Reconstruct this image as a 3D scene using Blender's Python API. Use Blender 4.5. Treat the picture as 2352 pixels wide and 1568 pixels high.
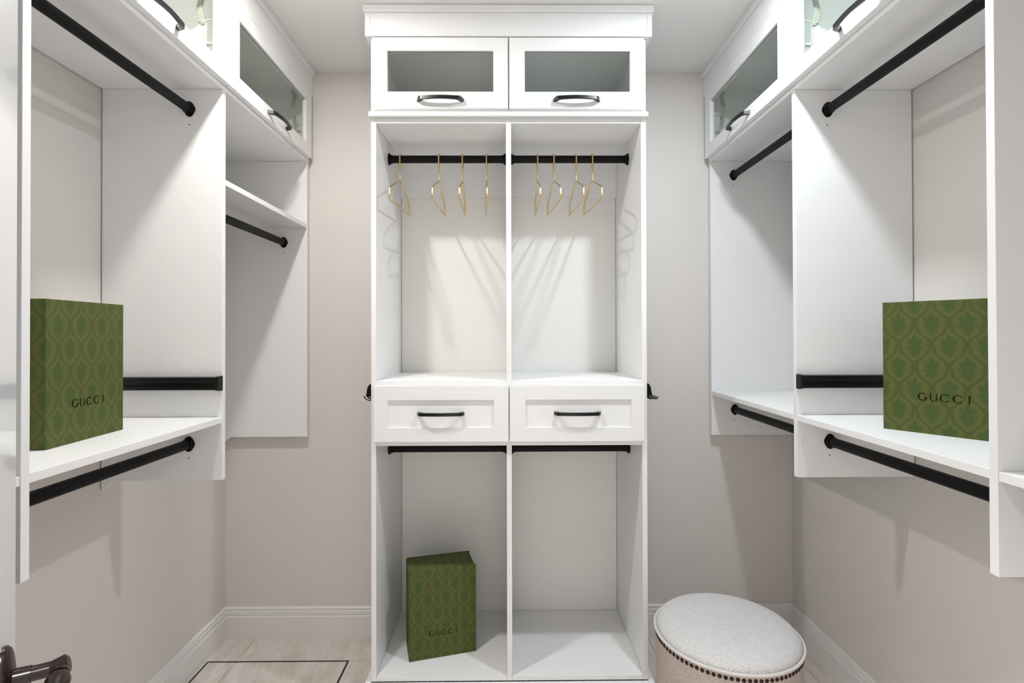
import bpy, bmesh, math, random
from mathutils import Vector, Matrix
random.seed(4)
for o in list(bpy.data.objects): bpy.data.objects.remove(o)
S = bpy.context.scene
COL = S.collection
pi = math.pi

# ------------------------------------------------------------------ camera
CAMZ = 1.4158
yaw, pitch, roll = .0082, .0072, -.0026
fw = Vector((math.sin(yaw)*math.cos(pitch), math.cos(yaw)*math.cos(pitch), math.sin(pitch)))
rt = Vector((math.cos(yaw), -math.sin(yaw), 0)); up = rt.cross(fw)
rt2 = math.cos(roll)*rt + math.sin(roll)*up; up2 = -math.sin(roll)*rt + math.cos(roll)*up
cd = bpy.data.cameras.new('camera'); cam = bpy.data.objects.new('camera', cd); COL.objects.link(cam)
M = Matrix((rt2, up2, -fw)).transposed().to_4x4(); M.translation = (0, 0, CAMZ); cam.matrix_world = M
cd.sensor_fit = 'HORIZONTAL'; cd.sensor_width = 36; cd.lens = 1208.86/2352*36
cd.shift_y = -26.66/2352; cd.clip_start = .01
S.camera = cam

# ------------------------------------------------------------------ light
S.view_settings.view_transform = 'Standard'; S.view_settings.look = 'None'
S.view_settings.exposure = 0.0; S.view_settings.gamma = 1; S.view_settings.use_curve_mapping = False
w = bpy.data.worlds.new('world'); S.world = w; w.use_nodes = True
w.node_tree.nodes['Background'].inputs[0].default_value = (.9, .95, 1, 1)
w.node_tree.nodes['Background'].inputs[1].default_value = .25
CAN = [(-.665, 1.43, (1.0, .965, .915)), (.665, 1.43, (.87, .94, 1.0))]
CANL = 945.0     # radiance of the flush dome lights (built as fixtures at the end)
ld = bpy.data.lights.new('hall_fill', 'AREA'); ld.shape = 'DISK'; ld.size = .35; ld.energy = 84; ld.color = (.93, .97, 1)  # added fill light, unseen behind the camera, brightens the shaded cabinet faces
lo = bpy.data.objects.new('hall_fill', ld); COL.objects.link(lo); lo.location = (0, -.33, 2.62)

# ------------------------------------------------------------------ materials
def mat(name, col, rough=.5, metal=0, spec=.5, coat=0):
    m = bpy.data.materials.new(name); m.use_nodes = True
    b = m.node_tree.nodes['Principled BSDF']
    b.inputs['Base Color'].default_value = (*col, 1); b.inputs['Roughness'].default_value = rough
    b.inputs['Metallic'].default_value = metal; b.inputs['Specular IOR Level'].default_value = spec
    b.inputs['Coat Weight'].default_value = coat
    return m
class N:
    def __init__(s, m): s.t = m.node_tree; s.b = s.t.nodes['Principled BSDF']
    def n(s, kind, **k):
        x = s.t.nodes.new(kind)
        for a, v in k.items(): setattr(x, a, v)
        return x
    def l(s, a, b): s.t.links.new(a, b)
    def math(s, op, a, b=None, c=None):
        x = s.n('ShaderNodeMath', operation=op)
        for i, v in enumerate((a, b, c)):
            if v is None: continue
            if isinstance(v, (int, float)): x.inputs[i].default_value = v
            else: s.l(v, x.inputs[i])
        return x.outputs[0]
    def ramp(s, f, stops):
        r = s.n('ShaderNodeValToRGB'); e = r.color_ramp.elements
        while len(e) < len(stops): e.new(.5)
        for q, (p, c) in zip(e, stops): q.position = p; q.color = (*c, 1)
        s.l(f, r.inputs[0]); return r.outputs[0]
    def bump(s, h, strength, dist):
        b = s.n('ShaderNodeBump'); b.inputs['Strength'].default_value = strength; b.inputs['Distance'].default_value = dist
        s.l(h, b.inputs['Height']); s.l(b.outputs[0], s.b.inputs['Normal'])

def noisy(name, col, amp, scale, rough, bump=0, **k):
    m = mat(name, col, rough, **k); g = N(m)
    tc = g.n('ShaderNodeTexCoord'); no = g.n('ShaderNodeTexNoise'); no.inputs['Scale'].default_value = scale; no.inputs['Detail'].default_value = 4
    g.l(tc.outputs['Object'], no.inputs['Vector'])
    g.l(g.ramp(no.outputs['Fac'], [(.3, tuple(c*(1-amp) for c in col)), (.7, tuple(min(1, c*(1+amp)) for c in col))]), g.b.inputs['Base Color'])
    if bump: g.bump(no.outputs['Fac'], bump, .002)
    return m
WHITE = noisy('white_laminate', (.87, .87, .872), .004, 30, .38)
WALL = noisy('wall_paint', (.735, .70, .665), .008, 60, .55, .12)
CEIL = noisy('ceiling_paint', (.86, .85, .835), .008, 60, .7, .1)
TRIM = noisy('trim_paint', (.82, .805, .79), .004, 20, .4)
BLACK = noisy('black_metal', (.0035, .0035, .004), .1, 20, .45, spec=.16)
PULL = noisy('black_pull_metal', (.006, .006, .007), .1, 20, .3, spec=.35)
GOLD = noisy('brushed_gold', (.72, .54, .27), .05, 60, .27, metal=1)
CHROME = mat('satin_grey_metal', (.33, .33, .29), .5, 0)
BRONZE = noisy('oil_rubbed_bronze', (.020, .011, .008), .3, 30, .26, metal=.3)
NAIL = noisy('bronze_nail', (.035, .018, .014), .2, 50, .25, metal=.7)
HOLE = mat('screw_hole_dark', (.01, .01, .01), .9)
GROUT = mat('grout', (.34, .30, .275), .9)
DARKTRIM = mat('dark_edge_trim', (.04, .033, .03), .5, .4)
INK = mat('black_ink', (.003, .004, .002), .6, spec=.1)
BACKP = noisy('back_panel_laminate', (.87, .86, .825), .004, 30, .4)
DOORP = noisy('gloss_door_paint', (.82, .82, .835), .004, 10, .13, coat=.6)
def lens_mat(c):
    m = bpy.data.materials.new('lamp_lens'); m.use_nodes = True; t = m.node_tree; t.nodes.clear()
    o = t.nodes.new('ShaderNodeOutputMaterial'); e = t.nodes.new('ShaderNodeEmission'); e.inputs[0].default_value = (*c, 1); e.inputs[1].default_value = CANL
    t.links.new(e.outputs[0], o.inputs[0]); return m

GLASS = bpy.data.materials.new('green_tinted_glass'); GLASS.use_nodes = True
t = GLASS.node_tree; t.nodes.clear()
o_ = t.nodes.new('ShaderNodeOutputMaterial'); mx = t.nodes.new('ShaderNodeMixShader'); tr = t.nodes.new('ShaderNodeBsdfTransparent')
gl = t.nodes.new('ShaderNodeBsdfGlossy'); fr = t.nodes.new('ShaderNodeFresnel'); fr.inputs[0].default_value = 1.45
tr.inputs[0].default_value = (.955, .977, .95, 1); gl.inputs['Roughness'].default_value = .03
ge = t.nodes.new('ShaderNodeNewGeometry'); iv = t.nodes.new('ShaderNodeMath'); iv.operation = 'SUBTRACT'; iv.inputs[0].default_value = 1; t.links.new(ge.outputs['Backfacing'], iv.inputs[1])
ml = t.nodes.new('ShaderNodeMath'); ml.operation = 'MULTIPLY'; t.links.new(fr.outputs[0], ml.inputs[0]); t.links.new(iv.outputs[0], ml.inputs[1]); t.links.new(ml.outputs[0], mx.inputs[0]); t.links.new(tr.outputs[0], mx.inputs[1]); t.links.new(gl.outputs[0], mx.inputs[2]); t.links.new(mx.outputs[0], o_.inputs[0])

def fabric(name, c1, c2, scale, ang):
    m = mat(name, c1, .92, spec=.15); g = N(m); tc = g.n('ShaderNodeTexCoord')
    mp = g.n('ShaderNodeMapping'); mp.inputs['Rotation'].default_value = (0, ang, ang); g.l(tc.outputs['Object'], mp.inputs[0])
    w1 = g.n('ShaderNodeTexWave', wave_type='BANDS', bands_direction='X'); w1.inputs['Scale'].default_value = scale; w1.inputs['Distortion'].default_value = 1.2
    w2 = g.n('ShaderNodeTexWave', wave_type='BANDS', bands_direction='Z' if ang else 'Y'); w2.inputs['Scale'].default_value = scale; w2.inputs['Distortion'].default_value = 1.2
    for q in (w1, w2): g.l(mp.outputs[0], q.inputs['Vector']); q.inputs['Detail'].default_value = 2
    no = g.n('ShaderNodeTexNoise'); no.inputs['Scale'].default_value = 160; no.inputs['Detail'].default_value = 4; g.l(tc.outputs['Object'], no.inputs['Vector'])
    s = g.math('ADD', g.math('MULTIPLY', w1.outputs['Fac'], .5), g.math('MULTIPLY', w2.outputs['Fac'], .35))
    s = g.math('ADD', s, g.math('MULTIPLY', g.math('SUBTRACT', no.outputs['Fac'], .5), 1.2))
    g.l(g.ramp(s, [(.1, c2), (.75, c1)]), g.b.inputs['Base Color']); g.bump(s, .5, .0008)
    return m
FAB_TOP = fabric('light_grey_upholstery', (.72, .71, .71), (.50, .49, .487), 75, 0)
FAB_SIDE = fabric('beige_twill_upholstery', (.60, .53, .48), (.36, .30, .26), 120, .785)
PIPE = noisy('piping_fabric', (.64, .61, .58), .08, 400, .9)

def damask():
    m = mat('green_damask_paper', (.1, .12, .03), .55, spec=.2); g = N(m)
    tc = g.n('ShaderNodeTexCoord'); sp = g.n('ShaderNodeSeparateXYZ'); g.l(tc.outputs['Object'], sp.inputs[0])
    ns = g.n('ShaderNodeSeparateXYZ'); g.l(tc.outputs['Normal'], ns.inputs[0])
    ax = g.math('GREATER_THAN', g.math('ABSOLUTE', ns.outputs[0]), .5)
    az = g.math('GREATER_THAN', g.math('ABSOLUTE', ns.outputs[2]), .5)
    X, Y, Z = sp.outputs
    u = g.math('ADD', g.math('MULTIPLY', X, g.math('SUBTRACT', 1, ax)), g.math('MULTIPLY', Y, ax))
    v = g.math('ADD', g.math('MULTIPLY', Z, g.math('SUBTRACT', 1, az)), g.math('MULTIPLY', Y, az))
    P, Q = .0740, .1165
    un = g.math('DIVIDE', u, P); vn = g.math('DIVIDE', v, Q)
    fu = g.math('ABSOLUTE', g.math('SUBTRACT', g.math('FRACT', g.math('ADD', un, 100.5)), .5))      # 0 centre .. .5
    cv = g.math('ADD', g.math('COSINE', g.math('MULTIPLY', vn, 2*pi)), g.math('ADD', g.math('MULTIPLY', g.math('COSINE', g.math('MULTIPLY', vn, 6*pi)), -.09), g.math('MULTIPLY', g.math('SINE', g.math('MULTIPLY', vn, 6*pi)), .10)))
    bound = g.math('ADD', .25, g.math('MULTIPLY', cv, .225))
    sd = g.math('SUBTRACT', bound, fu)                       # >0 inside cell centred (0,0)
    line = g.math('ABSOLUTE', sd)
    cell = g.math('GREATER_THAN', sd, 0)
    # local coordinates of the cell centre
    fu2 = g.math('SUBTRACT', .5, fu)
    cu = g.math('ADD', g.math('MULTIPLY', fu, cell), g.math('MULTIPLY', fu2, g.math('SUBTRACT', 1, cell)))
    va = g.math('SUBTRACT', g.math('FRACT', g.math('ADD', vn, 100.5)), .5)
    vb = g.math('SUBTRACT', g.math('FRACT', g.math('ADD', vn, 100.0)), .5)
    cvv = g.math('ADD', g.math('MULTIPLY', va, cell), g.math('MULTIPLY', vb, g.math('SUBTRACT', 1, cell)))
    # palmette: radial petals around a low point
    dy = g.math('ADD', cvv, .10)
    r = g.math('SQRT', g.math('ADD', g.math('POWER', g.math('MULTIPLY', cu, 1.5), 2), g.math('POWER', dy, 2)))
    th = g.math('ARCTAN2', cu, g.math('ADD', dy, .0001))
    pet = g.math('COSINE', g.math('MULTIPLY', th, 9))
    lim = g.math('ADD', .26, g.math('MULTIPLY', pet, .07))
    leaf = g.math('ADD', g.math('SUBTRACT', line, .205), g.math('MULTIPLY', pet, .05))
    nz = g.n('ShaderNodeTexNoise'); nz.inputs['Scale'].default_value = 420; nz.inputs['Detail'].default_value = 3
    cmb = g.n('ShaderNodeCombineXYZ'); g.l(cu, cmb.inputs[0]); g.l(cvv, cmb.inputs[1]); g.l(cmb.outputs[0], nz.inputs['Vector']); nz.inputs['Scale'].default_value = 24; nz.inputs['Detail'].default_value = 5; nz.inputs['Roughness'].default_value = .7
    jit = g.math('MULTIPLY', g.math('SUBTRACT', nz.outputs['Fac'], .5), .45)
    leafm = g.math('SMOOTH_MIN', 1.0, g.math('MAXIMUM', 0.0, g.math('MULTIPLY', g.math('ADD', leaf, jit), 14)), .01)
    linem = g.math('MAXIMUM', 0.0, g.math('SUBTRACT', 1.0, g.math('MULTIPLY', g.math('ABSOLUTE', g.math('SUBTRACT', g.math('ADD', line, g.math('MULTIPLY', jit, .22)), .024)), 15)))
    base, lt, dk = (.104, .114, .0300), (.066, .088, .0210), (.063, .095, .0250)
    m1 = g.n('ShaderNodeMix', data_type='RGBA'); m1.inputs[6].default_value = (*base, 1); m1.inputs[7].default_value = (*lt, 1); g.l(linem, m1.inputs[0])
    m2 = g.n('ShaderNodeMix', data_type='RGBA'); g.l(m1.outputs[2], m2.inputs[6]); m2.inputs[7].default_value = (*dk, 1); g.l(leafm, m2.inputs[0])
    fl = g.n('ShaderNodeTexNoise'); fl.inputs['Scale'].default_value = 500; g.l(tc.outputs['Object'], fl.inputs['Vector'])
    hs = g.n('ShaderNodeHueSaturation'); g.l(m2.outputs[2], hs.inputs['Color']); g.l(g.math('ADD', .8, g.math('MULTIPLY', fl.outputs['Fac'], .4)), hs.inputs['Value'])
    g.l(hs.outputs[0], g.b.inputs['Base Color']); g.bump(fl.outputs['Fac'], .15, .0005)
    return m
PAPER = damask()
PAPER_IN = noisy('green_tray_paper', (.075, .085, .022), .1, 200, .6)

def tilemat():
    m = mat('stone_look_tile', (.5, .45, .41), .38); g = N(m); tc = g.n('ShaderNodeTexCoord')
    geo = g.n('ShaderNodeNewGeometry'); mp = g.n('ShaderNodeMapping'); mp.inputs['Scale'].default_value = (3.2, .9, 1); mp.inputs['Rotation'].default_value = (0, 0, -.35); g.l(geo.outputs['Position'], mp.inputs[0])
    a = g.n('ShaderNodeTexNoise'); a.inputs['Scale'].default_value = 3.2; a.inputs['Detail'].default_value = 9; a.inputs['Roughness'].default_value = .68; a.inputs['Distortion'].default_value = .6
    g.l(mp.outputs[0], a.inputs['Vector'])
    b = g.n('ShaderNodeTexNoise'); b.inputs['Scale'].default_value = 16; b.inputs['Detail'].default_value = 7; b.inputs['Roughness'].default_value = .75; g.l(mp.outputs[0], b.inputs['Vector'])
    f = g.math('ADD', g.math('MULTIPLY', a.outputs['Fac'], .65), g.math('MULTIPLY', b.outputs['Fac'], .35))
    g.l(g.ramp(f, [(.34, (.56, .48, .43)), (.5, (.72, .655, .605)), (.64, (.84, .80, .77))]), g.b.inputs['Base Color']); g.bump(f, .08, .002)
    return m
TILE = tilemat()

# ------------------------------------------------------------------ builders
def link(name, bm, m, parent=None, smooth=False, recenter=True, kind=None):
    bmesh.ops.recalc_face_normals(bm, faces=bm.faces)
    me = bpy.data.meshes.new(name)
    c = Vector((0, 0, 0))
    if recenter and bm.verts:
        mn = Vector([min(v.co[i] for v in bm.verts) for i in range(3)]); mxx = Vector([max(v.co[i] for v in bm.verts) for i in range(3)])
        c = (mn+mxx)/2
        for v in bm.verts: v.co -= c
    bm.to_mesh(me); bm.free(); me.materials.append(m)
    if smooth:
        me.polygons.foreach_set('use_smooth', [True]*len(me.polygons))
        me.set_sharp_from_angle(angle=math.radians(38))
    o = bpy.data.objects.new(name, me); COL.objects.link(o)
    pw = parent['_w'] if parent is not None else (0, 0, 0)
    o.location = c - Vector(pw)
    o['_w'] = [c.x, c.y, c.z]
    if parent is not None: o.parent = parent
    if kind: o['kind'] = kind
    return o
def thing(name, loc, label, cat, group=None, rz=0):
    o = bpy.data.objects.new(name, None); COL.objects.link(o); o.location = loc; o.rotation_euler = (0, 0, rz); o.empty_display_size = .05
    o['label'] = label; o['category'] = cat
    if group: o['group'] = group
    o['_w'] = list(loc)
    return o
def box(bm, x0, x1, y0, y1, z0, z1, bev=.0007):
    x0, x1 = sorted((x0, x1)); y0, y1 = sorted((y0, y1)); z0, z1 = sorted((z0, z1))
    r = bmesh.ops.create_cube(bm, size=1, matrix=Matrix.Translation(((x0+x1)/2, (y0+y1)/2, (z0+z1)/2)) @ Matrix.Diagonal((x1-x0, y1-y0, z1-z0, 1)))
    if bev:
        es = list({e for v in r['verts'] for e in v.link_edges})
        bmesh.ops.bevel(bm, geom=es, offset=bev, segments=1, affect='EDGES', profile=.5)
    return bm
def B(*a, **k): return box(bmesh.new(), *a, **k)
def prism(bm, pts, axis, a0, a1):
    """pts: 2D outline; axis: extrusion axis. 'X' -> pts=(y,z), 'Y' -> (x,z), 'Z' -> (x,y)"""
    f = {'X': lambda p, a: (a, p[0], p[1]), 'Y': lambda p, a: (p[0], a, p[1]), 'Z': lambda p, a: (p[0], p[1], a)}[axis]
    A = [bm.verts.new(f(p, a0)) for p in pts]; Bv = [bm.verts.new(f(p, a1)) for p in pts]
    n = len(pts)
    for i in range(n): bm.faces.new((A[i], A[(i+1) % n], Bv[(i+1) % n], Bv[i]))
    bm.faces.new(A); bm.faces.new(Bv[::-1])
    return bm
def P(*a): return prism(bmesh.new(), *a)
def cyl(bm, p0, p1, r0, r1=None, seg=20):
    p0, p1 = Vector(p0), Vector(p1); r1 = r0 if r1 is None else r1
    d = p1-p0; q = d.to_track_quat('Z', 'Y').to_matrix().to_4x4(); q.translation = (p0+p1)/2
    bmesh.ops.create_cone(bm, cap_ends=True, segments=seg, radius1=r0, radius2=r1, depth=d.length, matrix=q)
    return bm
def tube(bm, pts, r, seg=12, closed=False):
    pts = [Vector(p) for p in pts]; n = len(pts); rings = []
    nrm = None
    for i, p in enumerate(pts):
        if closed: tg = (pts[(i+1) % n]-pts[i-1]).normalized()
        else: tg = (pts[min(i+1, n-1)]-pts[max(i-1, 0)]).normalized()
        if nrm is None:
            nrm = tg.orthogonal().normalized()
        nrm = (nrm - tg*nrm.dot(tg)).normalized(); b = tg.cross(nrm)
        rr = r[i] if isinstance(r, (list, tuple)) else r
        rings.append([bm.verts.new(p + rr*(math.cos(2*pi*k/seg)*nrm + math.sin(2*pi*k/seg)*b)) for k in range(seg)])
    for i in range(n if closed else n-1):
        a, b = rings[i], rings[(i+1) % n]
        for k in range(seg): bm.faces.new((a[k], a[(k+1) % seg], b[(k+1) % seg], b[k]))
    if not closed: bm.faces.new(rings[0][::-1]); bm.faces.new(rings[-1])
    return bm
def lathe(bm, prof, c, seg=64, axis='Z', M=None):
    rings = []
    for r, z in prof:
        if r < 1e-6: rings.append([bm.verts.new((0, 0, z))])
        else: rings.append([bm.verts.new((r*math.cos(2*pi*k/seg), r*math.sin(2*pi*k/seg), z)) for k in range(seg)])
    vs = [v for R_ in rings for v in R_]
    for a, b in zip(rings, rings[1:]):
        for k in range(seg):
            k2 = (k+1) % seg
            if len(a) == 1: bm.faces.new((a[0], b[k], b[k2]))
            elif len(b) == 1: bm.faces.new((a[k], a[k2], b[0]))
            else: bm.faces.new((a[k], a[k2], b[k2], b[k]))
    T = Matrix.Translation(c) @ (M if M else Matrix.Identity(4))
    for v in vs: v.co = T @ v.co
    return bm
def fillet(pts, rad, n=6):
    """round the inner corners of a 3D polyline; rad: list per point"""
    pts = [Vector(p) for p in pts]; out = [pts[0]]
    for i in range(1, len(pts)-1):
        a, b, c = pts[i-1], pts[i], pts[i+1]; r = rad[i]
        if r <= 0: out.append(b); continue
        u, v = (a-b).normalized(), (c-b).normalized(); ang = u.angle(v); t = min(r/math.tan(ang/2), (a-b).length*.49, (c-b).length*.49)
        p0, p1 = b+u*t, b+v*t
        for k in range(n+1):
            s = k/n; out.append((1-s)**2*p0 + 2*s*(1-s)*b + s*s*p1)
    out.append(pts[-1]); return out

# ------------------------------------------------------------------ room constants
XL, XR, YB, ZC = -1.325, 1.3414, 2.483, 2.656
YH = -1.45                       # far end of the hall behind the camera
T = .019
def struct(name, bm, m, parent=None): return link(name, bm, m, parent, kind='structure')
struct('wall_back', B(XL-.1, XR+.1, YB, YB+.1, -.05, ZC+.1, bev=0), WALL)
struct('wall_left', B(XL-.1, XL, YH, YB, -.05, ZC+.1, bev=0), WALL)
struct('wall_right', B(XR, XR+.1, YH, YB, -.05, ZC+.1, bev=0), WALL)
struct('wall_hall', B(XL-.1, XR+.1, YH-.1, YH, -.05, ZC+.1, bev=0), WALL)
struct('ceiling', B(XL-.1, XR+.1, YH-.1, YB+.1, ZC, ZC+.1, bev=0), CEIL)
bm = bmesh.new()   # wall with the doorway the camera looks through
box(bm, XL, -.38, .03, .13, 0, ZC, 0); box(bm, .44, XR, .03, .13, 0, ZC, 0); box(bm, -.38, .44, .03, .13, 2.12, ZC, 0)
struct('wall_front', bm, WALL)
fl = struct('floor', B(XL-.1, XR+.1, YH-.1, YB+.1, -.06, -.003, bev=0), GROUT)

# floor tiles cut round the hatch
HX0, HX1, HY0, HY1 = -1.303, -.692, 1.69, 2.30
def cut(r, h):
    x0, x1, y0, y1 = r; a0, a1, b0, b1 = h
    if x1 <= a0 or x0 >= a1 or y1 <= b0 or y0 >= b1: return [r]
    out = []
    if y1 > b1: out.append((x0, x1, b1, y1))
    if y0 < b0: out.append((x0, x1, y0, b0))
    m0, m1 = max(y0, b0), min(y1, b1)
    if x0 < a0: out.append((x0, a0, m0, m1))
    if x1 > a1: out.append((a1, x1, m0, m1))
    return out
xs = [XL, -1.18, -.57, .04, .65, 1.26, XR]; ys = [YH, -.75, -.14, .47, 1.08, 1.69, 2.30+.61]
g = .0012
for i in range(len(xs)-1):
    for j in range(len(ys)-1):
        y1 = min(ys[j+1], YB)
        for r in cut((xs[i], xs[i+1], ys[j], y1), (HX0, HX1, HY0, HY1)):
            if r[1]-r[0] > .004 and r[3]-r[2] > .004:
                link('floor_tile', B(r[0]+g, r[1]-g, r[2]+g, r[3]-g, -.012, 0, bev=.0006), TILE, fl)
h = thing('floor_hatch', ((HX0+HX1)/2, (HY0+HY1)/2, 0), 'square tiled floor hatch outlined by a thin dark metal edge beside the left baseboard', 'hatch')
bm = bmesh.new(); e = .0068
box(bm, HX0, HX1, HY1-e, HY1, -.012, .0008, 0); box(bm, HX0, HX1, HY0, HY0+e, -.012, .0008, 0)
box(bm, HX0, HX0+e, HY0+e, HY1-e, -.012, .0008, 0); box(bm, HX1-e, HX1, HY0+e, HY1-e, -.012, .0008, 0)
link('hatch_frame', bm, DARKTRIM, h)
link('floor_tile', B(HX0+e, -1.1812, HY0+e, HY1-e, -.012, 0), TILE, h)
link('floor_tile', B(-1.1788, HX1-e, HY0+e, HY1-e, -.012, 0), TILE, h)

# baseboards: moulded profile (out, z)
prof = [(0, 0), (.0155, 0), (.0155, .1), (.0135, .1035), (.0105, .105), (.0125, .109), (.0125, .1225), (.0085, .1275), (.0105, .131), (.0105, .1375), (.0055, .1425), (0, .1425)]
def baseboard(name, prof, path):
    bm = bmesh.new()      # path: two points, inward normal
    (ax, ay), (bx, by), (nx, ny), m0, m1 = path
    d = Vector((bx-ax, by-ay)).normalized()
    A = []; Bv = []
    for o, z in prof:
        A.append(bm.verts.new((ax+nx*o+d.x*o*m0, ay+ny*o+d.y*o*m0, z))); Bv.append(bm.verts.new((bx+nx*o-d.x*o*m1, by+ny*o-d.y*o*m1, z)))
    n = len(prof)
    for i in range(n): bm.faces.new((A[i], A[(i+1) % n], Bv[(i+1) % n], Bv[i]))
    bm.faces.new(A); bm.faces.new(Bv[::-1])
    return struct(name, bm, TRIM)
baseboard('baseboard_left', prof, ((XL, .13), (XL, YB), (1, 0), 0, 1))
baseboard('baseboard_right', prof, ((XR, .13), (XR, YB), (-1, 0), 0, 1))
baseboard('baseboard_back', prof, ((XL, YB), (-.519, YB), (0, -1), 1, 0))
baseboard('baseboard_back_right', prof, ((.530, YB), (XR, YB), (0, -1), 0, 1))

# ------------------------------------------------------------------ parts shared by several things
def pull(parent, p, ax, outv, L=.178):
    """arched black pull; p centre of its foot line, ax along the bar, outv away from the door"""
    ax, outv = Vector(ax), Vector(outv); hv = ax.cross(outv).normalized(); p = Vector(p)
    hl = L/2; n = 14; outer = [(-hl, 0), (-hl+.0105, .0245)]; inner = [(-hl+.0125, 0), (-hl+.0225, .0155)]
    for k in range(n+1):
        s = k/n; x = (-hl+.017)+(L-.034)*s; outer.append((x, .0262+.0065*math.sin(pi*s)))
    outer += [(hl-.0105, .0245), (hl, 0)]
    inn = []
    for k in range(n+1):
        s = k/n; x = (-hl+.030)+(L-.060)*s; inn.append((x, .0195+.0065*math.sin(pi*s)))
    inner = inner+inn+[(hl-.0225, .0155), (hl-.0125, 0)]
    # strip of quads between outer and inner
    def resample(ps, m):
        ds = [0]
        for a, b in zip(ps, ps[1:]): ds.append(ds[-1]+math.dist(a, b))
        out = []
        for k in range(m+1):
            s = ds[-1]*k/m; i = 0
            while i < len(ds)-2 and ds[i+1] < s: i += 1
            f = (s-ds[i])/max(1e-9, ds[i+1]-ds[i]); out.append((ps[i][0]*(1-f)+ps[i+1][0]*f, ps[i][1]*(1-f)+ps[i+1][1]*f))
        return out
    m = 34; O, I = resample(outer, m), resample(inner, m); bm = bmesh.new(); hw = .0062; V = []
    for k in range(m+1):
        row = []
        for (a, b) in (O[k], I[k]):
            for s in (-1, 1): row.append(bm.verts.new(p+ax*a+outv*b+hv*hw*s))
        V.append(row)
    for k in range(m):
        a, b = V[k], V[k+1]
        for q in ((0, 1), (1, 3), (3, 2), (2, 0)): bm.faces.new((a[q[0]], a[q[1]], b[q[1]], b[q[0]]))
    bm.faces.new(V[0][:2]+V[0][:1:-1]); bm.faces.new(V[-1][:2]+V[-1][:1:-1])
    return link('handle', bm, PULL, parent, smooth=True)

def rod(parent, p0, p1, axis, label=None):
    """oval black closet rod between two panel faces with a cup bracket on each; axis 'X' or 'Y'"""
    hw, hh = .0128, .0158
    def oval(w, h, n=8):
        out = []
        for k in range(n+1): a = -pi/2+pi*k/n; out.append((w*math.cos(a)*1.0, (h-w)+w*math.sin(a)+0))
        pts = [(w*math.cos(a), (h-w)+w*math.sin(a)) for a in [pi*k/n for k in range(n+1)]] + [(w*math.cos(a), -(h-w)+w*math.sin(a)) for a in [pi+pi*k/n for k in range(n+1)]]
        return pts
    i = 0 if axis == 'X' else 1
    c = (p0[1], p0[2]) if axis == 'X' else (p0[0], p0[2])
    a0, a1 = p0[i]+.001, p1[i]-.001
    bm = P([(c[0]+x, c[1]+z) for x, z in oval(hw, hh)], axis, a0, a1)
    # shallow ridges along the flanks
    for s in (-1, 1):
        prism(bm, [(c[0]+s*hw*.98, c[1]+.003), (c[0]+s*(hw+.0011), c[1]+.0018), (c[0]+s*(hw+.0011), c[1]-.0018), (c[0]+s*hw*.98, c[1]-.003)], axis, a0, a1)
    r = link('hanging_rod', bm, BLACK, parent, smooth=True)
    for a, s in ((p0[i], 1), (p1[i], -1)):
        bm = bmesh.new()
        prism(bm, [(c[0]+x, c[1]+z) for x, z in oval(hw+.0035, hh+.0022)], axis, a+s*.0002, a+s*.017)
        # scalloped flange plate
        fl_ = []
        for k in range(28):
            th = 2*pi*k/28; rr = .0215+.0022*math.cos(2*th+pi)+.0012*math.cos(4*th)
            fl_.append((c[0]+rr*.92*math.cos(th), c[1]+rr*1.0*math.sin(th)))
        prism(bm, fl_, axis, a+s*.0001, a+s*.0045)
        prism(bm, [(c[0]+(x-c[0])*.88, c[1]+(z-c[1])*.93) for x, z in fl_], axis, a+s*.0045, a+s*.0085)
        link('rod_bracket', bm, BLACK, r, smooth=True)
    return r

def frame_door(parent, axis, face, out, a0, a1, z0, z1, ga0, ga1, gz0, gz1, mode, handle_at, hz):
    """shaker door/drawer front. axis: direction of width ('X' tower, 'Y' side). face = back plane of door, out=+-1 to the room"""
    th = .019
    def bb(bm, u0, u1, z0_, z1_, d0, d1, bev=.0009):
        if axis == 'X': box(bm, u0, u1, face+out*d0, face+out*d1, z0_, z1_, bev)
        else: box(bm, face+out*d0, face+out*d1, u0, u1, z0_, z1_, bev)
    bm = bmesh.new()
    bb(bm, a0, ga0, z0, z1, 0, th); bb(bm, ga1, a1, z0, z1, 0, th)
    bb(bm, ga0-.0008, ga1+.0008, z0, gz0, 0, th, .0005); bb(bm, ga0-.0008, ga1+.0008, gz1, z1, 0, th, .0005)
    name = 'drawer' if mode == 'drawer' else 'door'
    if mode == 'drawer':      # centre panel and the drawer box behind
        bb(bm, ga0-.002, ga1+.002, gz0-.002, gz1+.002, .003, th-.0085, 0)
        bb(bm, a0+.02, a1-.02, z0+.02, z1-.02, -.40, -.0005, 0)
    d = link(name, bm, WHITE, parent)
    if mode != 'drawer':
        bm = bmesh.new(); bb(bm, ga0-.003, ga1+.003, gz0-.003, gz1+.003, .004, .008, 0); link('glass_pane', bm, GLASS, d)
        bm = bmesh.new()      # dark glazing bead line along the top of the pane
        bb(bm, ga0, ga1, gz1-.0016, gz1, .0081, .010, 0); link('glazing_bead', bm, DARKGASKET, d)
    if handle_at is not None:
        fz = th-.0085 if mode == 'drawer' else th
        if axis == 'X': pull(d, (handle_at, face+out*fz, hz), (1, 0, 0), (0, out, 0))
        else: pull(d, (face+out*fz, handle_at, hz), (0, 1, 0), (out, 0, 0))
    return d
DARKGASKET = mat('dark_gasket', (.10, .11, .105), .6)

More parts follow.
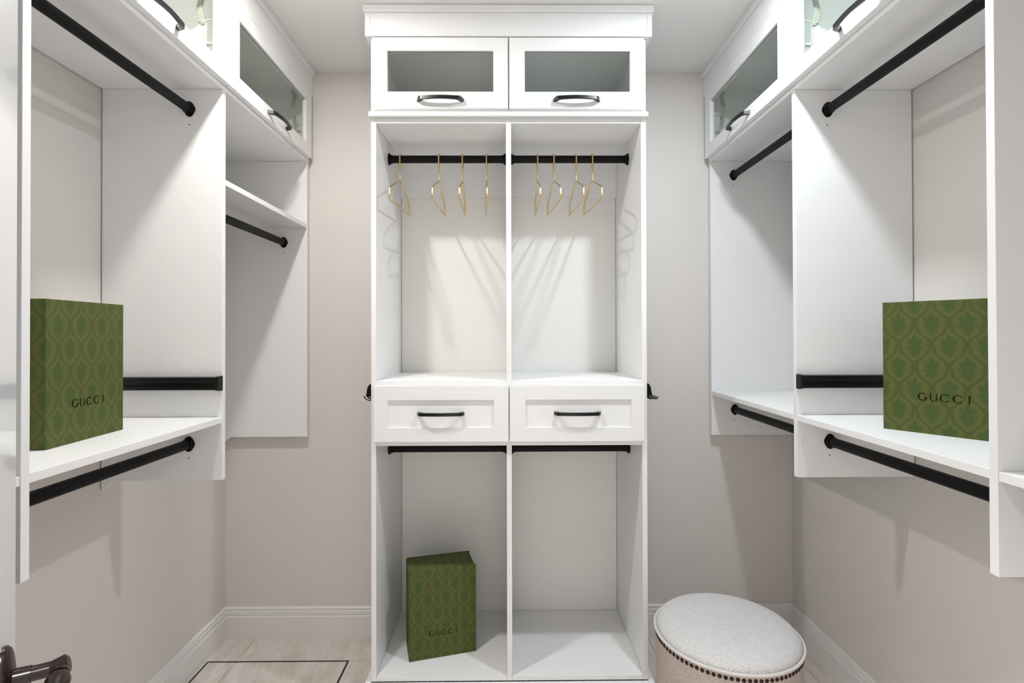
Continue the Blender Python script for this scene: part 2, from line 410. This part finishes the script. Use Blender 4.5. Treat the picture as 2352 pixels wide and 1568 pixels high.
# ------------------------------------------------------------------ side closets
Y0, Y1, Y2, Y3 = .305, 1.014, 1.723, 2.446
ZB, ZU, ZSH = .942, 2.217, 1.1465
def side_closet(s):
    left = s < 0
    xw = XL+.004 if left else XR-.005
    xf = -.93 if left else .949
    word = 'left' if left else 'right'
    c = thing('wall_closet', ((xw+xf)/2, 1.5, ZB), f'white open wall-hung closet with shelves and black rods along the {word} wall', 'closet')
    ni = -s      # direction into the room
    # vertical panels
    for k, y in enumerate((Y0, Y1, Y2, Y3)):
        if left and k: pts = [(xf, ZB), (xf, ZU+.0), (xw, ZU), (xw, ZB-.032), (xw+.037, ZB)]
        else: pts = [(xf, ZB), (xf, ZU), (xw, ZU), (xw, ZB)]
        bm = P(pts, 'Y', y, y+T)
        bmesh.ops.bevel(bm, geom=list(bm.edges), offset=.0007, segments=1, affect='EDGES')
        link('side_panel', bm, WHITE, c)
    link('scribe_filler', B(xf+s*.008, xf+s*.028, Y3+T, YB-.0005, ZB+.002, ZU), WHITE, c)
    # shelves
    def shelf(y0, y1, z): link('shelf', B(xf+s*.0012, xw, y0+T+.0003, y1-.0003, z-.019, z), WHITE, c)
    shelf(Y0, Y1, ZSH); shelf(Y1, Y2, ZSH)
    xr = -1.037 if left else 1.057
    if left: shelf(Y2, Y3, 1.927)
    else: shelf(Y2, Y3, ZSH)
    for (a, b) in ((Y0, Y1), (Y1, Y2)):
        rod(c, (xr, a+T, 2.151), (xr, b, 2.151), 'Y'); rod(c, (xr, a+T, 1.060), (xr, b, 1.060), 'Y')
    if left: rod(c, (xr, Y2+T, 1.841), (xr, Y3, 1.841), 'Y')
    else:
        rod(c, (xr, Y2+T, 2.153), (xr, Y3, 2.153), 'Y'); rod(c, (xr, Y2+T, 1.060), (xr, Y3, 1.060), 'Y')
    holes = [(Y2, 2.101), (Y2, 1.014)] + ([(Y3, 1.794)] if left else [(Y3, 2.106), (Y3, 1.014)])
    for y, z in holes: link('screw_hole', cyl(bmesh.new(), (xr-.001, y-.0004, z), (xr-.001, y+.004, z), .0022, seg=10), HOLE, c)
    # upper cabinets with lift-up glass doors
    xb = xf      # carcass front
    names = ['nearest the doorway', 'over the middle bay', 'next to the back wall']
    labs = [f'white upper cabinet with glass door, {word} wall, {n}' for n in names]
    for k, (a, b) in enumerate(((Y0-.0, Y1+T/2), (Y1+T/2, Y2+T/2), (Y2+T/2, YB-.016))):
        u = thing('upper_cabinet', ((xb+xw)/2, (a+b)/2, ZU), labs[k], 'cabinet', group=f'glass-door upper cabinets on the {word}')
        bm = bmesh.new(); g_ = .0003
        box(bm, xb, xw, a+g_, b-g_, ZU+.0004, ZU+T); box(bm, xb, xw, a+g_, b-g_, 2.545, 2.564)
        box(bm, xb, xw, a+g_, a+T*.8, ZU+T, 2.545); box(bm, xb, xw, b-T*.8, b-g_, ZU+T, 2.545)
        box(bm, xw-s*.006, xw, a+T*.8, b-T*.8, ZU+T, 2.545, 0)
        link('carcass', bm, WHITE, u)
        d0, d1 = a+.0012, b-.0012
        if k == 2: d1 = 2.452 if left else 2.460
        hm = {0: (a+b)/2, 1: 1.372, 2: 2.088}[k]
        d = frame_door(u, 'Y', xb+ni*.0012, ni, d0, d1, 2.234, 2.537, d0+.060, d1-.066, 2.288, 2.483, 'door', hm, 2.262)
        # lift stay behind the far stile
        ya = d1-.074
        pa = [(.030, 2.516), (.020, 2.500), (.0185, 2.480), (.027, 2.455), (.029, 2.435), (.022, 2.412), (.020, 2.398)]
        strip = [(x+.0075, z) for x, z in pa] + [(x-.0075, z) for x, z in pa[::-1]]
        bm = P([(xb+s*(x+.012), z) for x, z in strip], 'Y', ya, ya+.006)
        bmesh.ops.bevel(bm, geom=[e for e in bm.edges if abs(e.verts[0].co.y-e.verts[1].co.y) < 1e-6], offset=.001, segments=2, affect='EDGES')
        cyl(bm, (xb+s*.032, ya-.003, 2.399), (xb+s*.032, ya+.008, 2.399), .0085, seg=18)
        cyl(bm, (xb+s*.032, ya-.006, 2.399), (xb+s*.032, ya-.003, 2.399), .004, seg=12)
        tube(bm, [(xb+s*.032, ya+.002, 2.399), (xb+s*.018, ya+.006, 2.408), (xb+s*.006, ya+.012, 2.414)], .0022, 8)
        tube(bm, [(xb+s*.030, ya+.003, 2.392), (xb+s*.026, ya+.004, 2.36), (xb+s*.017, ya+.006, 2.335)], .0016, 8)
        cyl(bm, (xb+s*.019, ya+.004, 2.332), (xb+s*.005, ya+.010, 2.336), .006, seg=14)
        link('lift_stay', bm, CHROME, u, smooth=True)
    # crown along the top
    xc = xb+ni*.0195
    cr = thing('crown_molding', (xc, 1.4, 2.6), f'stepped white crown molding above the {word} upper cabinets', 'molding')
    link('fascia_board', B(xc+s*.019, xc, Y0, YB-.012, 2.5385, 2.627), WHITE, cr)
    bm = P([(xc+s*.019, 2.6272), (xc+ni*.004, 2.6272), (xc+ni*.0095, 2.631), (xc+ni*.0095, ZC-.0006), (xc+s*.019, ZC-.0006)], 'Y', Y0, YB-.0005)
    link('crown_cap', bm, WHITE, cr)
    link('end_scribe', B(xc+s*.019, xc+s*.001, YB-.0118, YB-.0005, 2.530, 2.627), WHITE, cr)
    return c
side_closet(-1); side_closet(1)

# ------------------------------------------------------------------ centre tower
tw = thing('wardrobe_tower', (.006, 2.24, 0), 'tall white double-bay wardrobe tower with drawers and glass doors at the back wall', 'wardrobe')
TXL, TXR, YT = -.499, .5105, 2.0
MX0, MX1 = -.005, .0145
yb = YB-.001
link('side_panel', B(TXL-T, TXL, YT, yb, .104, 2.2365), WHITE, tw)
link('side_panel', B(TXR, TXR+T, YT, yb, .104, 2.2365), WHITE, tw)
link('centre_partition', B(MX0, MX1, YT, yb-.007, .104, 2.2365), WHITE, tw)
link('back_panel', B(TXL+.0018, TXR-.0018, yb-.006, yb-.0003, .104, 2.217, bev=0), BACKP, tw)
for a, b in ((TXL, MX0), (MX1, TXR)):
    e = .0003
    link('top_panel', B(a+e, b-e, YT+.0012, yb-.007, 2.2175, 2.2365), WHITE, tw)
    link('cleat', B(a+e, b-e, yb-.026, yb-.0073, 2.053, 2.2172), WHITE, tw)
    link('shelf', B(a+e, b-e, YT+.001, yb-.0085, 1.2185, 1.2375), WHITE, tw)
    link('drawer_rail', B(a+e, b-e, YT+.001, yb-.007, .9915, 1.0085), WHITE, tw)
    link('bottom_shelf', B(a+e, b-e, YT+.001, yb-.0085, .1035, .1205), WHITE, tw)
    rod(tw, (a, 2.213, 2.150), (b, 2.213, 2.150), 'X'); rod(tw, (a, 2.213, .936), (b, 2.213, .936), 'X')
for x, s in ((TXL, 1), (TXR, -1)):
    for z in (2.100, .888): link('screw_hole', cyl(bmesh.new(), (x+s*.0004, 2.213, z), (x-s*.004, 2.213, z), .0022, seg=10), HOLE, tw)
# drawers and doors (front plane Y 1.981)
frame_door(tw, 'X', YT-.0005, -1, -.5045, .0025, 1.010, 1.2205, -.452, -.053, 1.063, 1.167, 'drawer', -.253, 1.115)
frame_door(tw, 'X', YT-.0005, -1, .0070, .5165, 1.010, 1.2205, .0665, .465, 1.063, 1.167, 'drawer', .263, 1.115)
frame_door(tw, 'X', YT-.0005, -1, -.5070, .0030, 2.2665, 2.5345, -.452, -.052, 2.329, 2.484, 'door', -.252, 2.2965)
frame_door(tw, 'X', YT-.0005, -1, .0085, .5185, 2.2665, 2.5345, .067, .466, 2.329, 2.484, 'door', .263, 2.2965)
# upper carcass
bm = bmesh.new()
box(bm, TXL-T, TXL, YT, yb, 2.2535, 2.56); box(bm, TXR, TXR+T, YT, yb, 2.2535, 2.56); box(bm, MX0, MX1, YT, yb, 2.2535, 2.56)
box(bm, TXL, MX0, YT, yb, 2.2535, 2.2665, 0); box(bm, MX1, TXR, YT, yb, 2.2535, 2.2665, 0); box(bm, TXL, TXR, YT, yb, 2.545, 2.56, 0)
box(bm, TXL, TXR, yb-.006, yb-.0003, 2.2665, 2.545, 0)
link('upper_carcass', bm, WHITE, tw)
link('ledge_molding', B(-.5225, .5335, 1.9785, yb, 2.2368, 2.2533), WHITE, tw)
# fascia boxed round the top, wider than the carcass
bm = bmesh.new(); box(bm, -.516, .531, 1.981, 1.9995, 2.5395, 2.628)
link('fascia_board', bm, WHITE, tw)
link('fascia_return', B(-.536, -.5165, 1.981, yb, 2.5395, 2.628), WHITE, tw)
link('fascia_return', B(.5315, .550, 1.981, yb, 2.5395, 2.628), WHITE, tw)
bm = bmesh.new(); box(bm, -.5425, .557, 1.9705, yb, 2.6283, ZC-.0006, .0035)
link('crown_cap', bm, WHITE, tw)
bm = bmesh.new(); box(bm, -.541, .552, 1.978, 1.999, .0, .1033, .003); box(bm, -.541, -.519, 1.999, yb-.016, 0, .1033, .002); box(bm, .5305, .552, 1.999, yb-.016, 0, .1033, .002)
link('base_molding', bm, WHITE, tw)

# ------------------------------------------------------------------ racks on the panels
def valet_rail(s):
    word = 'left' if s < 0 else 'right'
    xf = -.9275 if s < 0 else .9465
    xa, xb_ = xf, xf+s*.335
    r = thing('valet_rail', ((xa+xb_)/2, 1.71, 1.257), f'black valet rail mounted flat on the {word} panel above the shelf beside the green box', 'rack', group='black valet rails on the side panels')
    y = Y2-.0003
    pr = [(y, 1.2365), (y-.020, 1.2365), (y-.0225, 1.2385), (y-.0225, 1.2475), (y-.0185, 1.2495), (y-.0185, 1.2515), (y-.0205, 1.2535), (y-.0205, 1.262), (y-.0235, 1.265), (y-.0235, 1.276), (y-.020, 1.2785), (y, 1.2785)]
    link('rail_body', P(pr, 'X', xa+s*.012, xb_), PULL, r)
    q = [(y, 1.2345), (y-.022, 1.2345), (y-.027, 1.238), (y-.0285, 1.257), (y-.027, 1.277), (y-.022, 1.2805), (y, 1.2805)]
    bm = P(q, 'X', xa+s*.0015, xa+s*.0118)
    prism(bm, [(a-.001 if a != y else a, c_+(c_-1.2575)*.04) for a, c_ in q], 'X', xa, xa+s*.0035)
    bmesh.ops.bevel(bm, geom=list(bm.edges), offset=.0008, segments=1, affect='EDGES')
    link('end_cap', bm, PULL, r)
valet_rail(-1); valet_rail(1)

def tower_rack(s):
    x0 = (TXL-T-.0003) if s < 0 else (TXR+T+.0003)
    lab = ('black belt rack with loop hooks on the left flank of the centre tower' if s < 0 else 'black tie rack with upturned pins on the right flank of the centre tower')
    r = thing('belt_rack' if s < 0 else 'tie_rack', (x0, 2.15, 1.2), lab, 'rack')
    pr = [(0, 1.2245), (.008, 1.2240), (.0145, 1.217), (.0185, 1.206), (.0200, 1.194), (.0215, 1.187), (.0225, 1.178), (0, 1.178)]
    link('rail_body', P([(x0+s*a, z) for a, z in pr], 'Y', 2.012, 2.34), BLACK, r)
    if s < 0:
        link('back_plate', B(x0, x0-.004, 2.010, 2.34, 1.160, 1.2245), BLACK, r)
        for k in range(9):
            y = 2.014+.036*k
            pts = [(x0-.004, y, 1.1625)]+[(x0-.004-.026*math.sin(a), y, 1.1805-.018*math.cos(a)) for a in [pi/2*t/7 for t in range(1, 8)]]
            link('hook', tube(bmesh.new(), pts, .0019, 8), BLACK, r, smooth=True)
            if k < 8:
                pts = [(x0-.004, y+.016, 1.168)]+[(x0-.004-.016*math.sin(a), y+.016, 1.181-.013*math.cos(a)) for a in [pi/2*t/6 for t in range(1, 7)]]
                link('hook', tube(bmesh.new(), pts, .0017, 8), BLACK, r, smooth=True)
    else:
        link('back_plate', B(x0, x0+.004, 2.010, 2.34, 1.166, 1.2245), BLACK, r)
        bm = P([(x0+.004, 1.170), (x0+.014, 1.1635), (x0+.043, 1.1635), (x0+.043, 1.1665), (x0+.016, 1.1675), (x0+.008, 1.1775), (x0+.004, 1.1775)], 'Y', 2.016, 2.33)
        link('pin_plate', bm, BLACK, r)
        for k in range(14):
            y = 2.02+.023*k
            link('pin', tube(bmesh.new(), [(x0+.040, y, 1.1655), (x0+.0445, y, 1.167), (x0+.0485, y, 1.172)], [.0022, .0022, .0014], 8), BLACK, r, smooth=True)
tower_rack(-1); tower_rack(1)

# ------------------------------------------------------------------ gold hangers
def hanger_bm():
    r = .0034
    pts = [(0, .028, -.022), (0, .027, .004)]      # local: origin = rod centre; y depth
    hook = [(0, .0245*math.cos(a)+.001, .004+.0185*math.sin(a)) for a in [pi*k/12 for k in range(1, 12)]]
    pts += hook + [(0, -.0235, .002), (0, -.0235, -.03)]
    body = [(0, -.0235, -.03), (0, -.0215, -.095), (0, -.212, -.172), (0, -.222, -.222), (0, .205, -.187+.0), (0, .196, -.142), (0, .010, -.096)]
    bp_ = fillet(body, [0, .006, .018, .030, .007, .045, 0], 7)
    return tube(bmesh.new(), pts[:-1]+bp_, r, 10)
hb = hanger_bm(); hb.verts.ensure_lookup_table()
hme = None
HG = [(-.4475, .000, 'brass wire hanger swung widest, first from the left side of the tower', 'far left'),
      (-.2860, -.006, '', ''), (-.1880, -.028, '', ''), (-.0880, -.050, '', ''), (.1270, .004, '', ''), (.1940, -.045, '', ''), (.2880, -.014, '', ''), (.3560, -.022, '', '')]
HL = ['gold wire hanger at the far left of the left bay rod',
      'gold wire hanger second from the left in the left bay',
      'gold wire hanger third from the left in the left bay',
      'gold wire hanger seen almost edge-on, last in the left bay before the partition',
      'narrowest gold wire hanger in the right bay, nearest the partition',
      'gold wire hanger second from the partition in the right bay',
      'gold wire hanger third from the partition in the right bay',
      'gold wire hanger at the far right of the right bay rod']
me = bpy.data.meshes.new('clothes_hanger'); bmesh.ops.recalc_face_normals(hb, faces=hb.faces); hb.to_mesh(me); hb.free(); me.materials.append(GOLD)
me.polygons.foreach_set('use_smooth', [True]*len(me.polygons))
for (x, rz, _, _2), lab in zip(HG, HL):
    o = bpy.data.objects.new('clothes_hanger', me); COL.objects.link(o)
    o.location = (x, 2.2125, 2.150-.0025); o.rotation_euler = (0, 0, -rz)
    o['label'] = lab; o['category'] = 'hanger'; o['group'] = 'gold wire hangers on the tower rods'

# ------------------------------------------------------------------ gift boxes
def arc_letter(bm, cx, cz, rx, rz, a0, a1, thin, thick, y, steps=26):
    prev = None
    for k in range(steps+1):
        a = a0+(a1-a0)*k/steps
        w_ = thin+(thick-thin)*abs(math.cos(a))**1.5
        o = (cx+rx*math.cos(a), cz+rz*math.sin(a)); i = (cx+(rx-w_)*math.cos(a), cz+(rz-max(thin, w_*.6))*math.sin(a))
        q = [bm.verts.new((o[0], y, o[1])), bm.verts.new((i[0], y, i[1])), bm.verts.new((o[0], y-.0007, o[1])), bm.verts.new((i[0], y-.0007, i[1]))]
        if prev:
            p = prev
            for f in ((0, 1), (1, 3), (3, 2), (2, 0)): bm.faces.new((p[f[0]], p[f[1]], q[f[1]], q[f[0]]))
        else: bm.faces.new((q[0], q[1], q[3], q[2]))
        prev = q
    bm.faces.new((prev[0], prev[2], prev[3], prev[1]))
def bar(bm, x0, x1, z0, z1, y): box(bm, x0, x1, y-.0007, y, z0, z1, 0)
def lettering(y, cz, h=.0205, width=.108):
    bm = bmesh.new(); t0, t1 = .0014, .0034; rz = h/2
    xs_ = [-width/2+.0095, -width/2+.034, -width/2+.0575, -width/2+.084, width/2-.001]
    # G
    x = xs_[0]; arc_letter(bm, x, cz, .0105, rz, .72, 2*pi-.55, t0, t1, y); bar(bm, x+.0065, x+.0088, cz-rz*.62, cz-.0010, y); bar(bm, x+.0035, x+.0105, cz-.0018, cz-.0008, y)
    # U
    x = xs_[1]; bar(bm, x-.0078, x-.0054, cz-rz*.25, cz+rz, y); bar(bm, x+.0062, x+.0074, cz-rz*.25, cz+rz, y)
    arc_letter(bm, x-.0002, cz-rz*.25, .0076, rz*.78, pi, 2*pi, t0, t1*.8, y, 16)
    for q in (xs_[2], xs_[3]):
        arc_letter(bm, q, cz, .0105, rz, .72, 2*pi-.72, t0, t1, y)
    x = xs_[4]; bar(bm, x-.0013, x+.0013, cz-rz, cz+rz, y)
    return bm
def gift_box(loc, rz, label, front_overhang=.0015, W_=.270, D_=.140, H_=.354):
    """standing lidded box: origin front-left bottom corner, width +x, depth +y; the cover wraps front, left side and back"""
    t_ = thing('gift_box', loc, label, 'box', group='green patterned gift boxes', rz=rz)
    t_['_w'] = [0, 0, 0]
    bm = bmesh.new(); c_ = .0022
    # cover: front, spine, back boards
    box(bm, 0, W_, 0, c_, 0, H_, .0008); box(bm, 0, c_, c_*.6, D_-c_*.6, 0, H_, .0006); box(bm, 0, W_, D_-c_, D_, 0, H_, .0008)
    def lk(name, bm, m, par=None):
        o = link(name, bm, m, None, recenter=False); o.parent = par or t_; return o
    cov = lk('cover', bm, PAPER)
    bm = bmesh.new(); box(bm, c_+.0002, W_-.004, c_+.0002, D_-c_-.0002, .0015, H_-.0025, .0006)
    lk('tray', bm, PAPER)
    lb = lettering(-.0001, .098)
    for v in lb.verts: v.co.x += W_/2
    lk('lettering', lb, INK, cov)
    return t_
gift_box((-.3925, 2.089, .1206), .268, 'dark green patterned gift box standing on the bottom shelf of the tower, left bay')
gift_box((-1.079, 1.2385, ZSH+.0001), pi/2+.058, 'green patterned gift box on the left wall shelf')
gift_box((1.057, 1.475, ZSH+.0001), -.945, 'green patterned gift box on the right wall shelf, turned towards the room')

# ------------------------------------------------------------------ ottoman
OC = (.712, 1.722); OR = .2235; OZ = .440
ot = thing('ottoman', (OC[0], OC[1], 0), 'round grey and beige upholstered ottoman with dark nailheads below the right-hand shelves', 'ottoman')
link('base', lathe(bmesh.new(), [(0, .02), (OR-.004, .02), (OR-.001, .03), (OR-.001, OZ-.006), (OR-.01, OZ), (0, OZ)], (OC[0], OC[1], 0), 96), FAB_SIDE, ot, smooth=True)
cp = [(0, OZ), (OR-.006, OZ)]
for k in range(0, 17):
    a = k/16; rr = (OR-.003)*math.cos(a*pi/2)**.62 if k < 16 else 0; cp.append((rr, OZ+.004+.046*math.sin(a*pi/2)**.95))
link('cushion', lathe(bmesh.new(), cp, (OC[0], OC[1], 0), 96), FAB_TOP, ot, smooth=True)
link('piping', tube(bmesh.new(), [(OC[0]+(OR+.0015)*math.cos(2*pi*k/96), OC[1]+(OR+.0015)*math.sin(2*pi*k/96), OZ+.001) for k in range(96)], .0048, 10, True), PIPE, ot, smooth=True)
for k in range(4):
    a = pi/4+pi/2*k; link('foot', cyl(bmesh.new(), (OC[0]+.16*math.cos(a), OC[1]+.16*math.sin(a), 0), (OC[0]+.16*math.cos(a), OC[1]+.16*math.sin(a), .0198), .018, .022), BRONZE, ot)
nb = bmesh.new(); lathe(nb, [(.0060, 0), (.0057, .0015), (.0042, .0031), (.0021, .0040), (0, .0043)], (0, 0, 0), 12)
nme = bpy.data.meshes.new('nailhead'); nb.to_mesh(nme); nb.free(); nme.materials.append(NAIL); nme.polygons.foreach_set('use_smooth', [True]*len(nme.polygons))
NN = 86
for k in range(NN):
    a = 2*pi*k/NN; o = bpy.data.objects.new('nailhead', nme); COL.objects.link(o); o.parent = ot
    o.location = ((OR-.0012)*math.cos(a), (OR-.0012)*math.sin(a), OZ-.0155+random.uniform(-.0004, .0004)); o.rotation_euler = (0, pi/2, a)

# ------------------------------------------------------------------ entry door, swung open beside the camera
HG0 = Vector((-.34, .14)); TIP = Vector((-.722, .78)); dd = (TIP-HG0); DL = dd.length; dn = dd.normalized()
nn = Vector((-dn.y, dn.x)); 
if nn.x < 0: nn = -nn               # visible face looks into the room
dr = bpy.data.objects.new('door_1', None); COL.objects.link(dr); dr['kind'] = 'structure'; dr.location = (HG0.x, HG0.y, 0)
dr.rotation_euler = (0, 0, math.atan2(dn.y, dn.x)); dr['_w'] = [0, 0, 0]
def dl(name, bm, m, par=None, smooth=False):
    o = link(name, bm, m, None, smooth=smooth, recenter=False); o.parent = par or dr; return o
# local: +x along the door from the hinge, visible face is at local y=0 looking to -y
slab = dl('door_slab', box(bmesh.new(), 0, DL, 0, .036, .012, 2.06, .0015), DOORP)
hx, hz_ = DL-.062, .944
hd = dl('door_handle', lathe(bmesh.new(), [(.034, 0), (.034, .004), (.031, .008), (.026, .0095), (.015, .012), (0, .012)], (hx, 0, hz_), 40, M=Matrix.Rotation(pi/2, 4, 'X') @ Matrix.Diagonal((.80, 1.35, 1, 1))), BRONZE, None, True)
bm = bmesh.new()
cyl(bm, (hx, -.010, hz_), (hx, -.030, hz_), .0125, .0112, 24); cyl(bm, (hx, -.030, hz_), (hx, -.052, hz_), .0100, .0100, 24)
tube(bm, [(hx, -.050, hz_), (hx, -.058, hz_), (hx, -.066, hz_), (hx, -.071, hz_+.001)], [.0100, .0125, .0148, .0105], 22)
ring = tube(bm, [(hx-.008, -.0625, hz_-.001), (hx-.017, -.0625, hz_-.003)], [.0100, .0115], 20)
dl('lever_shank', bm, BRONZE, hd, True)
dl('lever_grip', tube(bmesh.new(), [(hx-.016, -.0625, hz_-.003), (hx-.020, -.0625, hz_-.004), (hx-.028, -.0625, hz_-.006), (hx-.040, -.0625, hz_-.008), (hx-.06, -.062, hz_-.010), (hx-.085, -.060, hz_-.009), (hx-.105, -.058, hz_-.006), (hx-.115, -.057, hz_-.004)], [.008, .0125, .0150, .0145, .0105, .0090, .0095, .005], 22), BRONZE, hd, True)

# ------------------------------------------------------------------ flush dome lights
for (x, y, c_), lab in zip(CAN, ('round white flush dome light on the left half of the ceiling', 'round white flush dome light on the right half of the ceiling')):
    l_ = thing('ceiling_light', (x, y, ZC), lab, 'ceiling light', group='flush dome lights')
    link('trim_ring', lathe(bmesh.new(), [(.0415, ZC-.0006), (.085, ZC-.0006), (.084, ZC-.010), (.074, ZC-.0155), (.0425, ZC-.0125), (.0415, ZC-.006)], (x, y, 0), 40), TRIM, l_, smooth=True)
    link('lens', lathe(bmesh.new(), [(.0410, ZC-.007)]+[(.041*math.cos(a), ZC-.010-.006*math.sin(a)) for a in [pi/2*k/8 for k in range(8)]]+[(0, ZC-.016)], (x, y, 0), 32), lens_mat(c_), l_, smooth=True)
for o in bpy.data.objects:
    if '_w' in o: del o['_w']
